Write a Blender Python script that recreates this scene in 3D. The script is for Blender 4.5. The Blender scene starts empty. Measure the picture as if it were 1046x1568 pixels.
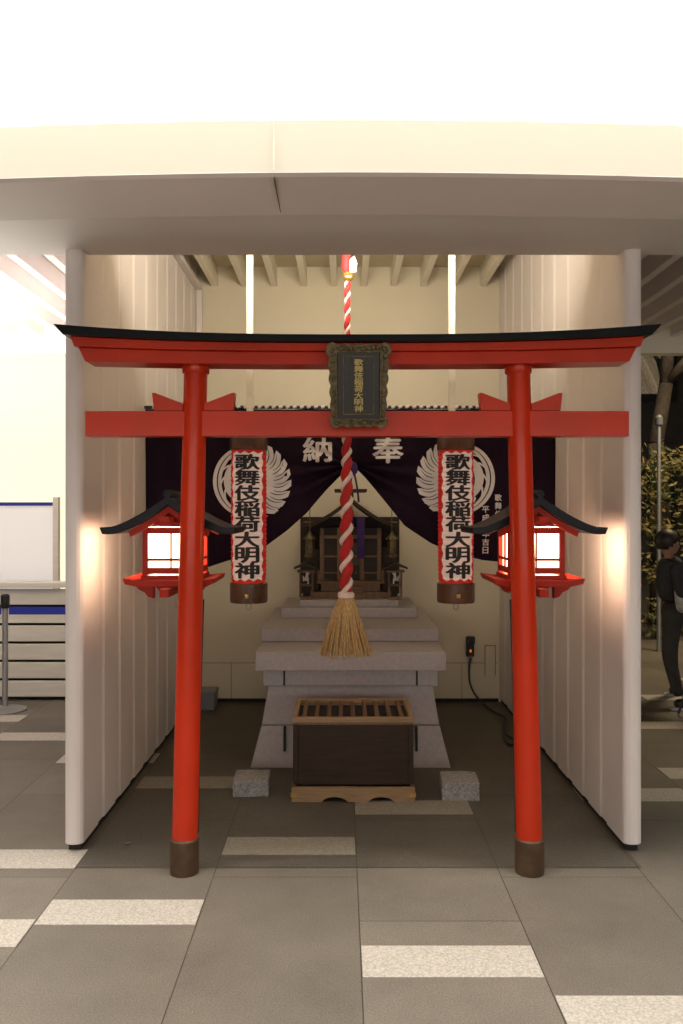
import bpy, bmesh, math, random
from mathutils import Vector, Matrix
random.seed(7)
sc = bpy.context.scene
EYE = 1.55; F = 1266.0
# pixel helpers: turn image pixels into world X / Z at an assumed depth Y
def X(px, Y): return (px-523.0)/F*Y
def Z(py, Y): return EYE-(py-784.0)/F*Y

# ---------------------------------------------------------------- materials
def mat(name, col, rough=0.5, metal=0.0, noise=0.0, nscale=8.0, bump=0.0, bscale=60.0,
        emit=None, estr=0.0, coat=0.0, sheen=0.0, stretch=None, spec=0.5):
    m = bpy.data.materials.new(name); m.use_nodes = True
    nt = m.node_tree; b = nt.nodes['Principled BSDF']
    b.inputs['Base Color'].default_value = (*col, 1)
    b.inputs['Roughness'].default_value = rough
    b.inputs['Metallic'].default_value = metal
    b.inputs['Specular IOR Level'].default_value = spec
    if coat: b.inputs['Coat Weight'].default_value = coat; b.inputs['Coat Roughness'].default_value = 0.08
    if sheen: b.inputs['Sheen Weight'].default_value = sheen
    if emit:
        b.inputs['Emission Color'].default_value = (*emit, 1); b.inputs['Emission Strength'].default_value = estr
    tc = nt.nodes.new('ShaderNodeTexCoord'); src = tc.outputs['Object']
    if stretch:
        mp = nt.nodes.new('ShaderNodeMapping'); mp.inputs['Scale'].default_value = stretch
        nt.links.new(src, mp.inputs['Vector']); src = mp.outputs['Vector']
    if noise:
        n = nt.nodes.new('ShaderNodeTexNoise'); n.inputs['Scale'].default_value = nscale; n.inputs['Detail'].default_value = 6
        nt.links.new(src, n.inputs['Vector'])
        r = nt.nodes.new('ShaderNodeValToRGB')
        r.color_ramp.elements[0].position = 0.3; r.color_ramp.elements[1].position = 0.7
        r.color_ramp.elements[0].color = (*[c*(1-noise) for c in col], 1)
        r.color_ramp.elements[1].color = (*[min(1, c*(1+noise)) for c in col], 1)
        nt.links.new(n.outputs['Fac'], r.inputs['Fac']); nt.links.new(r.outputs['Color'], b.inputs['Base Color'])
        if not emit:
            rr = nt.nodes.new('ShaderNodeMapRange'); rr.inputs['To Min'].default_value = max(.02, rough*.85); rr.inputs['To Max'].default_value = min(1, rough*1.2)
            nt.links.new(n.outputs['Fac'], rr.inputs['Value']); nt.links.new(rr.outputs['Result'], b.inputs['Roughness'])
    if bump:
        n2 = nt.nodes.new('ShaderNodeTexNoise'); n2.inputs['Scale'].default_value = bscale; n2.inputs['Detail'].default_value = 4
        nt.links.new(src, n2.inputs['Vector'])
        bp = nt.nodes.new('ShaderNodeBump'); bp.inputs['Strength'].default_value = bump; bp.inputs['Distance'].default_value = 0.01
        nt.links.new(n2.outputs['Fac'], bp.inputs['Height']); nt.links.new(bp.outputs['Normal'], b.inputs['Normal'])
    return m

M = {}
M['red'] = mat('vermilion_lacquer', (0.52, 0.028, 0.005), 0.32, noise=0.12, nscale=3, bump=0.05, bscale=7, coat=0.15, spec=.28)
M['red2'] = mat('vermilion_paint', (0.38, 0.018, 0.006), 0.5, noise=0.15, nscale=5, spec=.25)
M['black'] = mat('black_lacquer', (0.005, 0.007, 0.008), 0.3, noise=0.2, spec=.2)
M['roofblk'] = mat('lantern_roof_black', (0.005, 0.007, 0.011), 0.4, spec=.2)
M['sleeve'] = mat('pillar_base_bronze', (0.085, 0.048, 0.025), 0.5, 0.2, noise=0.3, nscale=14)
M['wall'] = mat('white_painted_panel', (0.77, 0.70, 0.68), 0.5, noise=0.04, nscale=1.6, bump=0.02, bscale=6)
M['soffit'] = mat('soffit_white_paint', (0.83, 0.78, 0.75), 0.55, noise=0.04, nscale=1.0)
M['fascia'] = mat('fascia_cream', (0.83, 0.79, 0.67), 0.5)
M['back'] = mat('cream_back_wall', (0.72, 0.64, 0.50), 0.6, noise=0.05, nscale=1.5)
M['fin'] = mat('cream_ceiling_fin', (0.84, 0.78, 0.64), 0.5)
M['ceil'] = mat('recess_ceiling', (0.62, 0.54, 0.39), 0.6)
M['lum'] = mat('luminous_ceiling', (0.9, 0.9, 0.88), 0.6, emit=(1, 0.97, 0.90), estr=1.9)
M['plain'] = mat('plaza_ceiling_paint', (0.6, 0.58, 0.54), 0.6, noise=.04)
M['lumL'] = mat('luminous_wall', (0.9, 0.85, 0.7), 0.6, emit=(1, 0.86, 0.60), estr=0.95)
M['frontfill'] = mat('front_fill_glow', (0.9, 0.9, 0.9), 0.4, emit=(1, 0.90, 0.81), estr=2.45)  # glow for the unseen frontal light behind the camera
M['dark'] = mat('dark_gap', (0.02, 0.018, 0.016), 0.8)
M['stone'] = mat('pale_grey_stone', (0.40, 0.365, 0.375), 0.55, noise=0.09, nscale=40, bump=0.05, bscale=150)
M['granite'] = mat('granite_block', (0.31, 0.29, 0.29), 0.7, noise=0.4, nscale=90, bump=0.3, bscale=90)
M['wood'] = mat('light_hinoki', (0.31, 0.19, 0.095), 0.5, noise=0.22, nscale=9, stretch=(1, 6, 12), bump=0.05, bscale=30)
M['woodsl'] = mat('worn_slats', (0.18, 0.09, 0.037), 0.45, noise=0.25, nscale=9, stretch=(6, 1, 12), bump=0.05, bscale=30)
M['wooddk'] = mat('dark_walnut', (0.034, 0.018, 0.009), 0.5, noise=0.35, nscale=6, stretch=(1, 3, 14), bump=0.06, bscale=20, spec=.3)
M['woodmd'] = mat('aged_shrine_wood', (0.155, 0.078, 0.030), 0.5, noise=0.3, nscale=12, stretch=(6, 3, 1))
M['cap'] = mat('lantern_wood_cap', (0.085, 0.034, 0.017), 0.28, noise=0.3, nscale=8, coat=0.3)
M['gold'] = mat('brass_gold', (0.65, 0.42, 0.12), 0.3, 0.9)
M['goldp'] = mat('gold_leaf', (0.40, 0.30, 0.10), 0.45, 0.5)
M['bronze'] = mat('plaque_bronze', (0.115, 0.086, 0.040), 0.42, 0.5, noise=0.5, nscale=45, bump=0.5, bscale=70)
M['plq'] = mat('plaque_black', (0.014, 0.011, 0.007), 0.35, spec=.3)
M['cloth'] = mat('purple_black_curtain', (0.0145, 0.0060, 0.0150), 0.9, noise=0.15, nscale=30, bump=0.05, bscale=300, spec=.15)
M['white'] = mat('white_dye', (0.76, 0.73, 0.71), 0.8, noise=.05)
M['ink'] = mat('sumi_ink', (0.008, 0.006, 0.006), 0.6)
M['purple'] = mat('purple_cloth', (0.035, 0.010, 0.10), 0.8)
M['straw'] = mat('hemp_tassel', (0.56, 0.37, 0.17), 0.8, noise=0.4, nscale=6, stretch=(30, 30, 1.5), bump=0.6, bscale=30)
M['ropew'] = mat('rope_white', (0.72, 0.60, 0.55), 0.8, noise=.1, nscale=30, bump=0.4, bscale=200)
M['roper'] = mat('rope_red', (0.44, 0.012, 0.014), 0.75, noise=.15, nscale=30, bump=0.4, bscale=200)
M['glow'] = mat('washi_window', (0.9, 0.8, 0.6), 0.6, emit=(1, 0.80, 0.50), estr=6)
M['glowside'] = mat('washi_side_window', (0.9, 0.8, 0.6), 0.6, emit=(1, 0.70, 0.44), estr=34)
M['blk'] = mat('black_plastic', (0.015, 0.015, 0.016), 0.4)
M['grey'] = mat('grey_metal', (0.35, 0.35, 0.35), 0.4, 0.6)
M['blue'] = mat('blue_webbing', (0.015, 0.03, 0.33), 0.6)
M['board'] = mat('white_board', (0.70, 0.66, 0.58), 0.5, noise=0.06, nscale=4, stretch=(1, 1, 8))
M['skin'] = mat('skin', (0.36, 0.20, 0.13), 0.5)
M['hair'] = mat('hair', (0.015, 0.011, 0.009), 0.5)
M['jacket'] = mat('dark_jacket', (0.035, 0.035, 0.045), 0.85, noise=0.3, nscale=12)
M['trouser'] = mat('grey_trousers', (0.045, 0.042, 0.042), 0.85, noise=0.3, nscale=12)
M['bag'] = mat('white_shirt', (0.5, 0.5, 0.52), 0.8, noise=.5, nscale=14)
M['bark'] = mat('bark', (0.055, 0.04, 0.03), 0.9, noise=0.4, nscale=12, bump=0.8, bscale=18)
M['night'] = mat('dark_facade', (0.05, 0.04, 0.036), 0.7, noise=0.4, nscale=2)

# lantern paper: red border, white centre
def paper_mat(cx, cy, z0, z1):
    m = bpy.data.materials.new('lantern_paper'); m.use_nodes = True; nt = m.node_tree
    b = nt.nodes['Principled BSDF']; b.inputs['Roughness'].default_value = 0.6
    tc = nt.nodes.new('ShaderNodeTexCoord'); s = nt.nodes.new('ShaderNodeSeparateXYZ'); nt.links.new(tc.outputs['Object'], s.inputs[0])
    def math_(op, a, bb=None):
        n = nt.nodes.new('ShaderNodeMath'); n.operation = op
        for i, v in enumerate((a, bb)):
            if v is None: continue
            if isinstance(v, (int, float)): n.inputs[i].default_value = v
            else: nt.links.new(v, n.inputs[i])
        return n.outputs[0]
    dx = math_('SUBTRACT', s.outputs['X'], cx); ax = math_('ABSOLUTE', dx)
    wav = math_('MULTIPLY', math_('SINE', math_('MULTIPLY', s.outputs['Z'], 92.0)), 0.0035)
    side = math_('GREATER_THAN', math_('ADD', ax, wav), 0.083)
    cz = (z0+z1)/2
    az = math_('ABSOLUTE', math_('SUBTRACT', s.outputs['Z'], cz))
    wav2 = math_('MULTIPLY', math_('SINE', math_('MULTIPLY', dx, 130.0)), 0.006)
    tb = math_('GREATER_THAN', math_('ADD', az, wav2), (z1-z0)/2-0.022)
    red = math_('MAXIMUM', side, tb)
    mix = nt.nodes.new('ShaderNodeMix'); mix.data_type = 'RGBA'
    mix.inputs['A'].default_value = (0.76, 0.60, 0.54, 1); mix.inputs['B'].default_value = (0.52, 0.014, 0.008, 1)
    nt.links.new(red, mix.inputs['Factor']); nt.links.new(mix.outputs['Result'], b.inputs['Base Color'])
    nt.links.new(mix.outputs['Result'], b.inputs['Emission Color']); b.inputs['Emission Strength'].default_value = 0.18
    return m

def ground_mat(name='paving_slabs', k=1.0, rmin=.42, rmax=.68):
    m = bpy.data.materials.new(name); m.use_nodes = True; nt = m.node_tree
    b = nt.nodes['Principled BSDF']; b.inputs['Roughness'].default_value = 0.5
    tc = nt.nodes.new('ShaderNodeTexCoord'); s = nt.nodes.new('ShaderNodeSeparateXYZ'); nt.links.new(tc.outputs['Object'], s.inputs[0])
    c = nt.nodes.new('ShaderNodeCombineXYZ')
    ax = nt.nodes.new('ShaderNodeMath'); ax.operation = 'ADD'; ax.inputs[1].default_value = -0.067+0.612*40
    ay = nt.nodes.new('ShaderNodeMath'); ay.operation = 'ADD'; ay.inputs[1].default_value = 40.35
    nt.links.new(s.outputs['X'], ax.inputs[0]); nt.links.new(s.outputs['Y'], ay.inputs[0])
    nt.links.new(ay.outputs[0], c.inputs['X']); nt.links.new(ax.outputs[0], c.inputs['Y'])
    br = nt.nodes.new('ShaderNodeTexBrick'); br.offset = 0.37; br.offset_frequency = 2
    br.inputs['Scale'].default_value = 1; br.inputs['Brick Width'].default_value = 1.02; br.inputs['Row Height'].default_value = 0.612
    br.inputs['Mortar Size'].default_value = 0.0025; br.inputs['Mortar Smooth'].default_value = 0.4
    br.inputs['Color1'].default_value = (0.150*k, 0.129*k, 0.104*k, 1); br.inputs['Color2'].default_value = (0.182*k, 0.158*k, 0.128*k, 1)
    br.inputs['Mortar'].default_value = (0.04, 0.035, 0.030, 1)
    nt.links.new(c.outputs[0], br.inputs['Vector'])
    def ramp(scale, det, rough, lo, hi, p0=.3, p1=.72):
        n = nt.nodes.new('ShaderNodeTexNoise'); n.inputs['Scale'].default_value = scale; n.inputs['Detail'].default_value = det; n.inputs['Roughness'].default_value = rough
        nt.links.new(tc.outputs['Object'], n.inputs['Vector'])
        r = nt.nodes.new('ShaderNodeValToRGB'); r.color_ramp.elements[0].position = p0; r.color_ramp.elements[1].position = p1
        r.color_ramp.elements[0].color = (lo,)*3+(1,); r.color_ramp.elements[1].color = (hi,)*3+(1,)
        nt.links.new(n.outputs['Fac'], r.inputs['Fac']); return r, n
    cur = br.outputs['Color']
    for r, n in (ramp(1.6, 12, .7, .76, 1.16), ramp(170, 3, .6, .70, 1.25, .35, .65)):
        mx = nt.nodes.new('ShaderNodeMix'); mx.data_type = 'RGBA'; mx.blend_type = 'MULTIPLY'; mx.inputs['Factor'].default_value = 1
        nt.links.new(cur, mx.inputs['A']); nt.links.new(r.outputs['Color'], mx.inputs['B']); cur = mx.outputs['Result']
    nt.links.new(cur, b.inputs['Base Color'])
    rr = nt.nodes.new('ShaderNodeMapRange'); rr.inputs['To Min'].default_value = rmin; rr.inputs['To Max'].default_value = rmax
    n4 = nt.nodes.new('ShaderNodeTexNoise'); n4.inputs['Scale'].default_value = 1.3; n4.inputs['Detail'].default_value = 8
    nt.links.new(tc.outputs['Object'], n4.inputs['Vector']); nt.links.new(n4.outputs['Fac'], rr.inputs['Value']); nt.links.new(rr.outputs['Result'], b.inputs['Roughness'])
    n3 = nt.nodes.new('ShaderNodeTexNoise'); n3.inputs['Scale'].default_value = 120; nt.links.new(tc.outputs['Object'], n3.inputs['Vector'])
    bp = nt.nodes.new('ShaderNodeBump'); bp.inputs['Strength'].default_value = 0.15; bp.inputs['Distance'].default_value = 0.004
    nt.links.new(n3.outputs['Fac'], bp.inputs['Height']); nt.links.new(bp.outputs['Normal'], b.inputs['Normal'])
    return m
M['ground'] = ground_mat()
M['alcshade'] = ground_mat('shade_tinted_slabs', .62)  # same paving, colour darkened to paint in the canopy's shade
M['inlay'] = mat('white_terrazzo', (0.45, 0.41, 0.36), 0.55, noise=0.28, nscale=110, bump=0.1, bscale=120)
M['inlay_shade'] = mat('shade_tinted_terrazzo', (0.25, 0.22, 0.18), 0.55, noise=0.28, nscale=110, bump=0.1, bscale=120)  # same terrazzo, darkened to paint in the alcove's shade

def leaf_mat(name, c1, c2):
    m = bpy.data.materials.new(name); m.use_nodes = True; nt = m.node_tree; b = nt.nodes['Principled BSDF']
    b.inputs['Roughness'].default_value = 0.6
    n = nt.nodes.new('ShaderNodeTexNoise'); n.inputs['Scale'].default_value = 3
    tc = nt.nodes.new('ShaderNodeTexCoord'); nt.links.new(tc.outputs['Object'], n.inputs['Vector'])
    r = nt.nodes.new('ShaderNodeValToRGB'); r.color_ramp.elements[0].position = 0.38; r.color_ramp.elements[1].position = 0.62
    r.color_ramp.elements[0].color = (*c1, 1); r.color_ramp.elements[1].color = (*c2, 1)
    nt.links.new(n.outputs['Fac'], r.inputs['Fac']); nt.links.new(r.outputs['Color'], b.inputs['Base Color'])
    return m
M['leaf'] = leaf_mat('foliage', (0.035, 0.05, 0.015), (0.26, 0.19, 0.05))

# ---------------------------------------------------------------- mesh helpers
def mk(name, bm, m, smooth=False, bevel=0):
    me = bpy.data.meshes.new(name); bmesh.ops.recalc_face_normals(bm, faces=bm.faces) if bm.faces else None
    bm.to_mesh(me); bm.free()
    o = bpy.data.objects.new(name, me); sc.collection.objects.link(o)
    me.materials.append(m if not isinstance(m, str) else M[m])
    if smooth:
        for p in me.polygons: p.use_smooth = True
    if bevel:
        bv = o.modifiers.new('bevel', 'BEVEL'); bv.width = bevel; bv.segments = 2; bv.limit_method = 'ANGLE'
    return o
def addbox(bm, x0, x1, y0, y1, z0, z1):
    v = [bm.verts.new(p) for p in ((x0,y0,z0),(x1,y0,z0),(x1,y1,z0),(x0,y1,z0),(x0,y0,z1),(x1,y0,z1),(x1,y1,z1),(x0,y1,z1))]
    for f in ((0,3,2,1),(4,5,6,7),(0,1,5,4),(1,2,6,5),(2,3,7,6),(3,0,4,7)): bm.faces.new([v[i] for i in f])
def boxes(name, lst, m, bevel=0.0):
    bm = bmesh.new()
    for b in lst: addbox(bm, *b)
    return mk(name, bm, m, bevel=bevel)
def addprism(bm, poly, a0, a1, axis='y'):
    def pt(u, v, a): return {'y': (u, a, v), 'x': (a, u, v), 'z': (u, v, a)}[axis]
    A = [bm.verts.new(pt(u, v, a0)) for u, v in poly]; B = [bm.verts.new(pt(u, v, a1)) for u, v in poly]
    n = len(poly); bm.faces.new(A); bm.faces.new(B[::-1])
    for i in range(n): bm.faces.new((A[i], B[i], B[(i+1) % n], A[(i+1) % n]))
def prism(name, polys, a0, a1, m, axis='y', bevel=0, smooth=False):
    bm = bmesh.new()
    for p in polys: addprism(bm, p, a0, a1, axis)
    return mk(name, bm, m, bevel=bevel, smooth=smooth)
def addcyl(bm, p0, p1, r0, r1=None, n=24, caps=True):
    r1 = r0 if r1 is None else r1
    p0 = Vector(p0); p1 = Vector(p1); d = (p1-p0).normalized()
    a = d.orthogonal().normalized(); b = d.cross(a)
    A = []; B = []
    for i in range(n):
        t = 2*math.pi*i/n; w = a*math.cos(t)+b*math.sin(t)
        A.append(bm.verts.new(p0+w*r0)); B.append(bm.verts.new(p1+w*r1))
    for i in range(n): bm.faces.new((A[i], A[(i+1) % n], B[(i+1) % n], B[i]))
    if caps: bm.faces.new(A[::-1]); bm.faces.new(B)
def autosm(o, ang=35):
    me = o.data
    for p in me.polygons: p.use_smooth = True
    try: me.set_sharp_from_angle(angle=math.radians(ang))
    except Exception: pass
    return o
def cyls(name, lst, m, n=24, bevel=0):
    bm = bmesh.new()
    for c in lst: addcyl(bm, *c, n=n)
    o = mk(name, bm, m, bevel=bevel); return autosm(o)
def lathe(name, prof, cx, cy, m, n=40):
    bm = bmesh.new(); rings = []
    for r, z in prof:
        rings.append([bm.verts.new((cx+r*math.cos(2*math.pi*i/n), cy+r*math.sin(2*math.pi*i/n), z)) for i in range(n)])
    for a, b in zip(rings, rings[1:]):
        for i in range(n): bm.faces.new((a[i], a[(i+1) % n], b[(i+1) % n], b[i]))
    bm.faces.new(rings[0]); bm.faces.new(rings[-1][::-1])
    return autosm(mk(name, bm, m))
def tube(name, pts, r, m, cyc=False):
    cu = bpy.data.curves.new(name, 'CURVE'); cu.dimensions = '3D'; cu.bevel_depth = r; cu.bevel_resolution = 3
    sp = cu.splines.new('NURBS'); sp.points.add(len(pts)-1)
    for i, p in enumerate(pts): sp.points[i].co = (*p, 1)
    sp.use_endpoint_u = True; sp.order_u = 3; sp.use_cyclic_u = cyc; sp.resolution_u = 8
    o = bpy.data.objects.new(name+'_tmp', cu); sc.collection.objects.link(o)
    dg = bpy.context.evaluated_depsgraph_get(); me = bpy.data.meshes.new_from_object(o.evaluated_get(dg))
    bpy.data.objects.remove(o); bpy.data.curves.remove(cu)
    o = bpy.data.objects.new(name, me); sc.collection.objects.link(o); me.materials.clear(); me.materials.append(M[m])
    for p in me.polygons: p.use_smooth = True
    return o
def group(name, parts, loc=None):
    e = bpy.data.objects.new(name, None); sc.collection.objects.link(e); e.empty_display_size = 0.1
    if loc is None:
        c = [Vector(v) for o in parts for v in o.bound_box]; loc = sum(c, Vector())/len(c)
    e.location = loc
    for o in parts:
        o.parent = e; o.matrix_parent_inverse = Matrix.Translation(-Vector(loc))
    return e
def text_bm(body, size, sx=1.0):
    cu = bpy.data.curves.new('t', 'FONT'); cu.body = body; cu.size = size; cu.resolution_u = 3
    o = bpy.data.objects.new('t', cu); sc.collection.objects.link(o)
    dg = bpy.context.evaluated_depsgraph_get(); me = bpy.data.meshes.new_from_object(o.evaluated_get(dg))
    bpy.data.objects.remove(o); bpy.data.curves.remove(cu)
    bm = bmesh.new(); bm.from_mesh(me); bpy.data.meshes.remove(me)
    if bm.verts:
        xs = [v.co.x for v in bm.verts]; ys = [v.co.y for v in bm.verts]
        cx = (min(xs)+max(xs))/2; cy = (min(ys)+max(ys))/2
        w = max(max(xs)-min(xs), 1e-6); h = max(max(ys)-min(ys), 1e-6)
        k = size/max(w, h)
        for v in bm.verts: v.co = Vector(((v.co.x-cx)*k*sx, 0, (v.co.y-cy)*k))
    return bm
def bolden(bm, d, dz=.7):
    src = bm.copy(); me = bpy.data.meshes.new('x'); src.to_mesh(me); src.free()
    for i, (dx, ddz) in enumerate(((d, 0), (-d, 0), (0, d*dz), (0, -d*dz), (d*.5, 0), (-d*.5, 0))):
        n0 = len(bm.verts); bm.from_mesh(me); bm.verts.ensure_lookup_table()
        for v in bm.verts[n0:]: v.co.x += dx; v.co.z += ddz; v.co.y -= 0.0002*(i+1)
    bpy.data.meshes.remove(me)
def slice_bm(bm, lo, hi, step, axis='x'):
    t = lo
    no = (1,0,0) if axis == 'x' else (0,0,1)
    while t <= hi:
        co = (t,0,0) if axis == 'x' else (0,0,t)
        bmesh.ops.bisect_plane(bm, geom=bm.verts[:]+bm.edges[:]+bm.faces[:], plane_co=co, plane_no=no); t += step
def join_bm(dst, src, fn):
    me = bpy.data.meshes.new('x')
    for v in src.verts: v.co = fn(v.co.copy())
    src.to_mesh(me); src.free(); dst.from_mesh(me); bpy.data.meshes.remove(me)

XL, XR, YF, YB, ZS, ZC = -1.18, 1.287, 3.76, 6.74, 2.75, 3.55
# ---------------------------------------------------------------- ground
bm = bmesh.new()
v = [bm.verts.new(p) for p in ((-60,-60,0),(60,-60,0),(60,60,0),(-60,60,0))]; bm.faces.new(v)
ground = mk('ground', bm, 'ground')
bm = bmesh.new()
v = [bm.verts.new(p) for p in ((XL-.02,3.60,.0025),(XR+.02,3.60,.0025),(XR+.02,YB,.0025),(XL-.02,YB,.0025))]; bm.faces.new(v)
mk('alcove_floor_shade', bm, 'alcshade')  # thin darker sheet over the paving, canopy shade put into its colour
col = lambda k: 0.067+0.612*k
strips = [(0,2.85),(-2,3.2),(1,2.545),(-1,3.83),(0,4.33),(-2,4.73),(-3,3.04),(-3,3.69),(2,4.53),(3,4.9),(-4,5.7),(-3,5.2),
          (-1,2.1),(-4,2.4),(3,3.3),(-5,4.5),(4,3.9),(-6,3.2),(5,4.6),(3,6.0),(4,6.9),(5,7.6),(3,8.1),(-5,6.2),(1,1.2),(-2,.8),(4,2.0)]
bm = bmesh.new(); bi = bmesh.new()
for k, y in strips:
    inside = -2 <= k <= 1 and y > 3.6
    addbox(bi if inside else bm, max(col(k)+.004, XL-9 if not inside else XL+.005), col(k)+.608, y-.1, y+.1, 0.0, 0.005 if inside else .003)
mk('paving_inlay_strips', bm, 'inlay'); mk('alcove_inlay_strips', bi, 'inlay_shade')

# ---------------------------------------------------------------- alcove building
parts = []
def sidewall(name, xin, sgn):
    s = sgn; poly = []
    T = 0.085
    for i in range(9):
        a = math.pi*i/8
        poly.append((xin - s*T/2 - s*T/2*math.cos(a)*1.0, YF + 0.03 - 0.03*math.sin(a)))
    y = YF+0.06
    poly.append((xin, y))
    while y < YB-0.3:
        poly += [(xin, y+0.19), (xin - s*0.007, y+0.21), (xin - s*0.007, y+0.28), (xin, y+0.30)]
        y += 0.30
    poly += [(xin, YB), (xin - s*T, YB)]
    return prism(name, [poly], 0.035, ZC+.1, M['wall'], axis='z', bevel=0.003)
parts.append(sidewall('left_ribbed_wall', XL, 1))
parts.append(sidewall('right_ribbed_wall', XR, -1))
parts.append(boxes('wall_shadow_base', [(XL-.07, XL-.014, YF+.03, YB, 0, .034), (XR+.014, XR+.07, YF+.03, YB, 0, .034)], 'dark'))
parts.append(boxes('back_wall', [(XL-.1, XR+.1, YB+.003, YB+.12, 0, ZC+.1)], 'back'))
parts.append(boxes('back_wall_joints', [(XL+.02, XR-.02, YB+.001, YB+.01, .318, .321), (-.9,-.897,YB+.001,YB+.01,.02,.317),(.98,.983,YB+.001,YB+.01,.02,.317)], 'dark'))
parts.append(boxes('skirting', [(XL+.01, XR-.01, YB-.012, YB+.002, 0.004, .03)], 'dark'))
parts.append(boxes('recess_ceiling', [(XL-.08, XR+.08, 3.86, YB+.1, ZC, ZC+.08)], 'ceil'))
fl = []
x = XL+.12
while x < XR:
    fl.append((x, x+.05, 3.9, YB, 3.39, ZC-.002)); x += .243
parts.append(boxes('ceiling_fins', fl, 'fin', .003))
parts.append(boxes('ceiling_edge_trim', [(XL+.002, XL+.045, 3.9, YB, 3.35, 3.389), (XL+.003, XL+.05, YB-.05, YB-.002, 2.0, 3.349)], 'wall', .003))
alcove = group('shrine_alcove_building', parts)

# canopy
def yfront(x): return 2.92+.04*x*x/(1+.12*x*x)+0.004*x*-1
parts = []
def sweep(name, prof, m, x0=-9, x1=9, n=72):
    bm = bmesh.new(); rows = []
    for i in range(n+1):
        x = x0+(x1-x0)*i/n; yf = yfront(x)
        rows.append([bm.verts.new((x, (yf+p[0]) if p[2] else p[0], p[1])) for p in prof])
    for a, b in zip(rows, rows[1:]):
        for j in range(len(prof)-1): bm.faces.new((a[j], b[j], b[j+1], a[j+1]))
    return mk(name, bm, m)
parts.append(sweep('fascia_band', [(0, 2.752, 1), (-.012, 2.93, 1), (0.05, 2.945, 1), (.13, 2.95, 1)], 'fascia'))
parts.append(sweep('soffit', [(0.0, 2.75, 1), (.02, 2.742, 1), (.34, 2.722, 1), (.36, 2.735, 1), (3.86, 2.75, 0), (3.86, 3.64, 0)], 'soffit'))
parts.append(sweep('luminous_upper_wall', [(.13, 2.952, 1), (.13, 5.2, 1)], 'lum'))
parts.append(boxes('fascia_joint', [(-.2395, -.2375, yfront(-.24)-.0135, yfront(-.24)+.0, 2.752, 2.93)], M['soffit']))
parts.append(boxes('soffit_joint', [(-.2395, -.2375, 2.94, 3.26, 2.7235, 2.742)], M['sleeve']))
parts.append(boxes('luminous_ceiling_panel', [(-9, 9, 0.6, 3.2, 5.2, 5.3)], 'lum'))
parts.append(boxes('plaza_ceiling', [(-9, 9, -7, 0.598, 5.2, 5.3)], 'plain'))
group('entrance_canopy', parts)
# side ceilings
parts = []
for s, xa, xb in ((-1, -9, XL-.1), (1, XR+.1, 9)):
    parts.append(boxes('side_ceiling', [(xa, xb, 3.862, 6.5, 3.05, 3.12)], 'soffit'))
    L = []; x = xa
    while x < xb-.06:
        L.append((x, x+.05, 3.87, 6.5, 2.93, 3.048)); x += .2
    parts.append(boxes('side_ceiling_fins', L, 'wall'))
    parts.append(boxes('side_ceiling_edge', [(xa, xb, 6.501, 6.62, 2.80, 3.15)], 'fascia'))
group('side_slatted_ceiling', parts)

# left luminous lobby wall
prof = [(-1.5-.25*i, 9.0+.25*math.sin(i*.5)) for i in range(31)]
group('lobby_wall', [prism('luminous_panel', [prof+[(p[0], p[1]+.1) for p in prof[::-1]]], 0, 3.4, M['lumL'], axis='z')])
# low stepped boards
L = []; z = .03
for i in range(6): L.append((-6, XL-.12, 6.8+.012*i, 6.845+.012*i, z, z+.128)); z += .15
group('low_board_wall', [boxes('boards', L, 'board', .004), boxes('core', [(-6, XL-.12, 6.91, 6.98, .002, .90)], 'dark'),
    boxes('coping', [(-6, XL-.12, 6.82, 7.02, .925, .965)], 'board', .004)])
group('white_notice_panel', [boxes('panel', [(-5, X(84,7.2), 7.2, 7.22, .6, 1.60)], mat('panel_white', (.8,.78,.76), .4, emit=(1,.96,.95), estr=.25)),
    boxes('blue_rail', [(-5, X(84,7.2), 7.185, 7.235, 1.603, 1.635)], 'blue'),
    boxes('post', [(X(82,7.2), X(90,7.2), 7.18, 7.24, 0, 1.68)], 'board')])
px = X(8, 6.45)
group('belt_barrier_post', [cyls('stem', [((px,6.45,.02),(px,6.45,.9),.022,.022)], 'grey'),
    lathe('base', [(.16,0.0),(.16,.012),(.1,.025),(.03,.04)], px, 6.45, M['grey']),
    lathe('head', [(.03,.80),(.034,.81),(.034,.90),(.02,.91)], px, 6.45, M['blk']),
    boxes('belt', [(px+.03, XL-.11, 6.448, 6.452, .75, .81)], 'blue'), boxes('belt_back', [(-5, px-.03, 6.448, 6.452, .75, .81)], 'blue')])
group('unseen_front_light', [boxes('fill_panel', [(-7, 7, -6.1, -6, .7, 2.75)], 'frontfill'), boxes('frame', [(-7.1,7.1,-6.2,-6.102,0,3.5),(-7.1,7.1,-6.0,-5.95,0,.7)]+[(-7+1.4*i-.03,-7+1.4*i+.03,-5.99,-5.93,.7,3.4) for i in range(11)], 'blk')])  # unseen glowing panel and frame, added behind the camera for frontal light

# ---------------------------------------------------------------- torii
C = 0.067; YT = 3.56
def curved(name, hb, ht, zb, zt, ub, ut, y0, y1, m, n=48, ridge=0, pw=2.6):
    bm = bmesh.new(); rows = []
    for i in range(n+1):
        t = -1+2*i/n; k = abs(t)**pw
        a = (C+t*hb, zb+ub*k); b = (C+t*ht, zt+ut*k)
        ring = [(a[0], y0, a[1]), (a[0], y1, a[1]), (b[0], y1, b[1])]
        if ridge: ring.append((b[0], (y0+y1)/2, b[1]+ridge))
        ring.append((b[0], y0, b[1]))
        rows.append([bm.verts.new(p) for p in ring])
    for a, b in zip(rows, rows[1:]):
        for j in range(len(a)): bm.faces.new((a[j], b[j], b[(j+1) % len(a)], a[(j+1) % len(a)]))
    bm.faces.new(rows[0]); bm.faces.new(rows[-1][::-1])
    return autosm(mk(name, bm, m, bevel=.003), 30)
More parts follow.
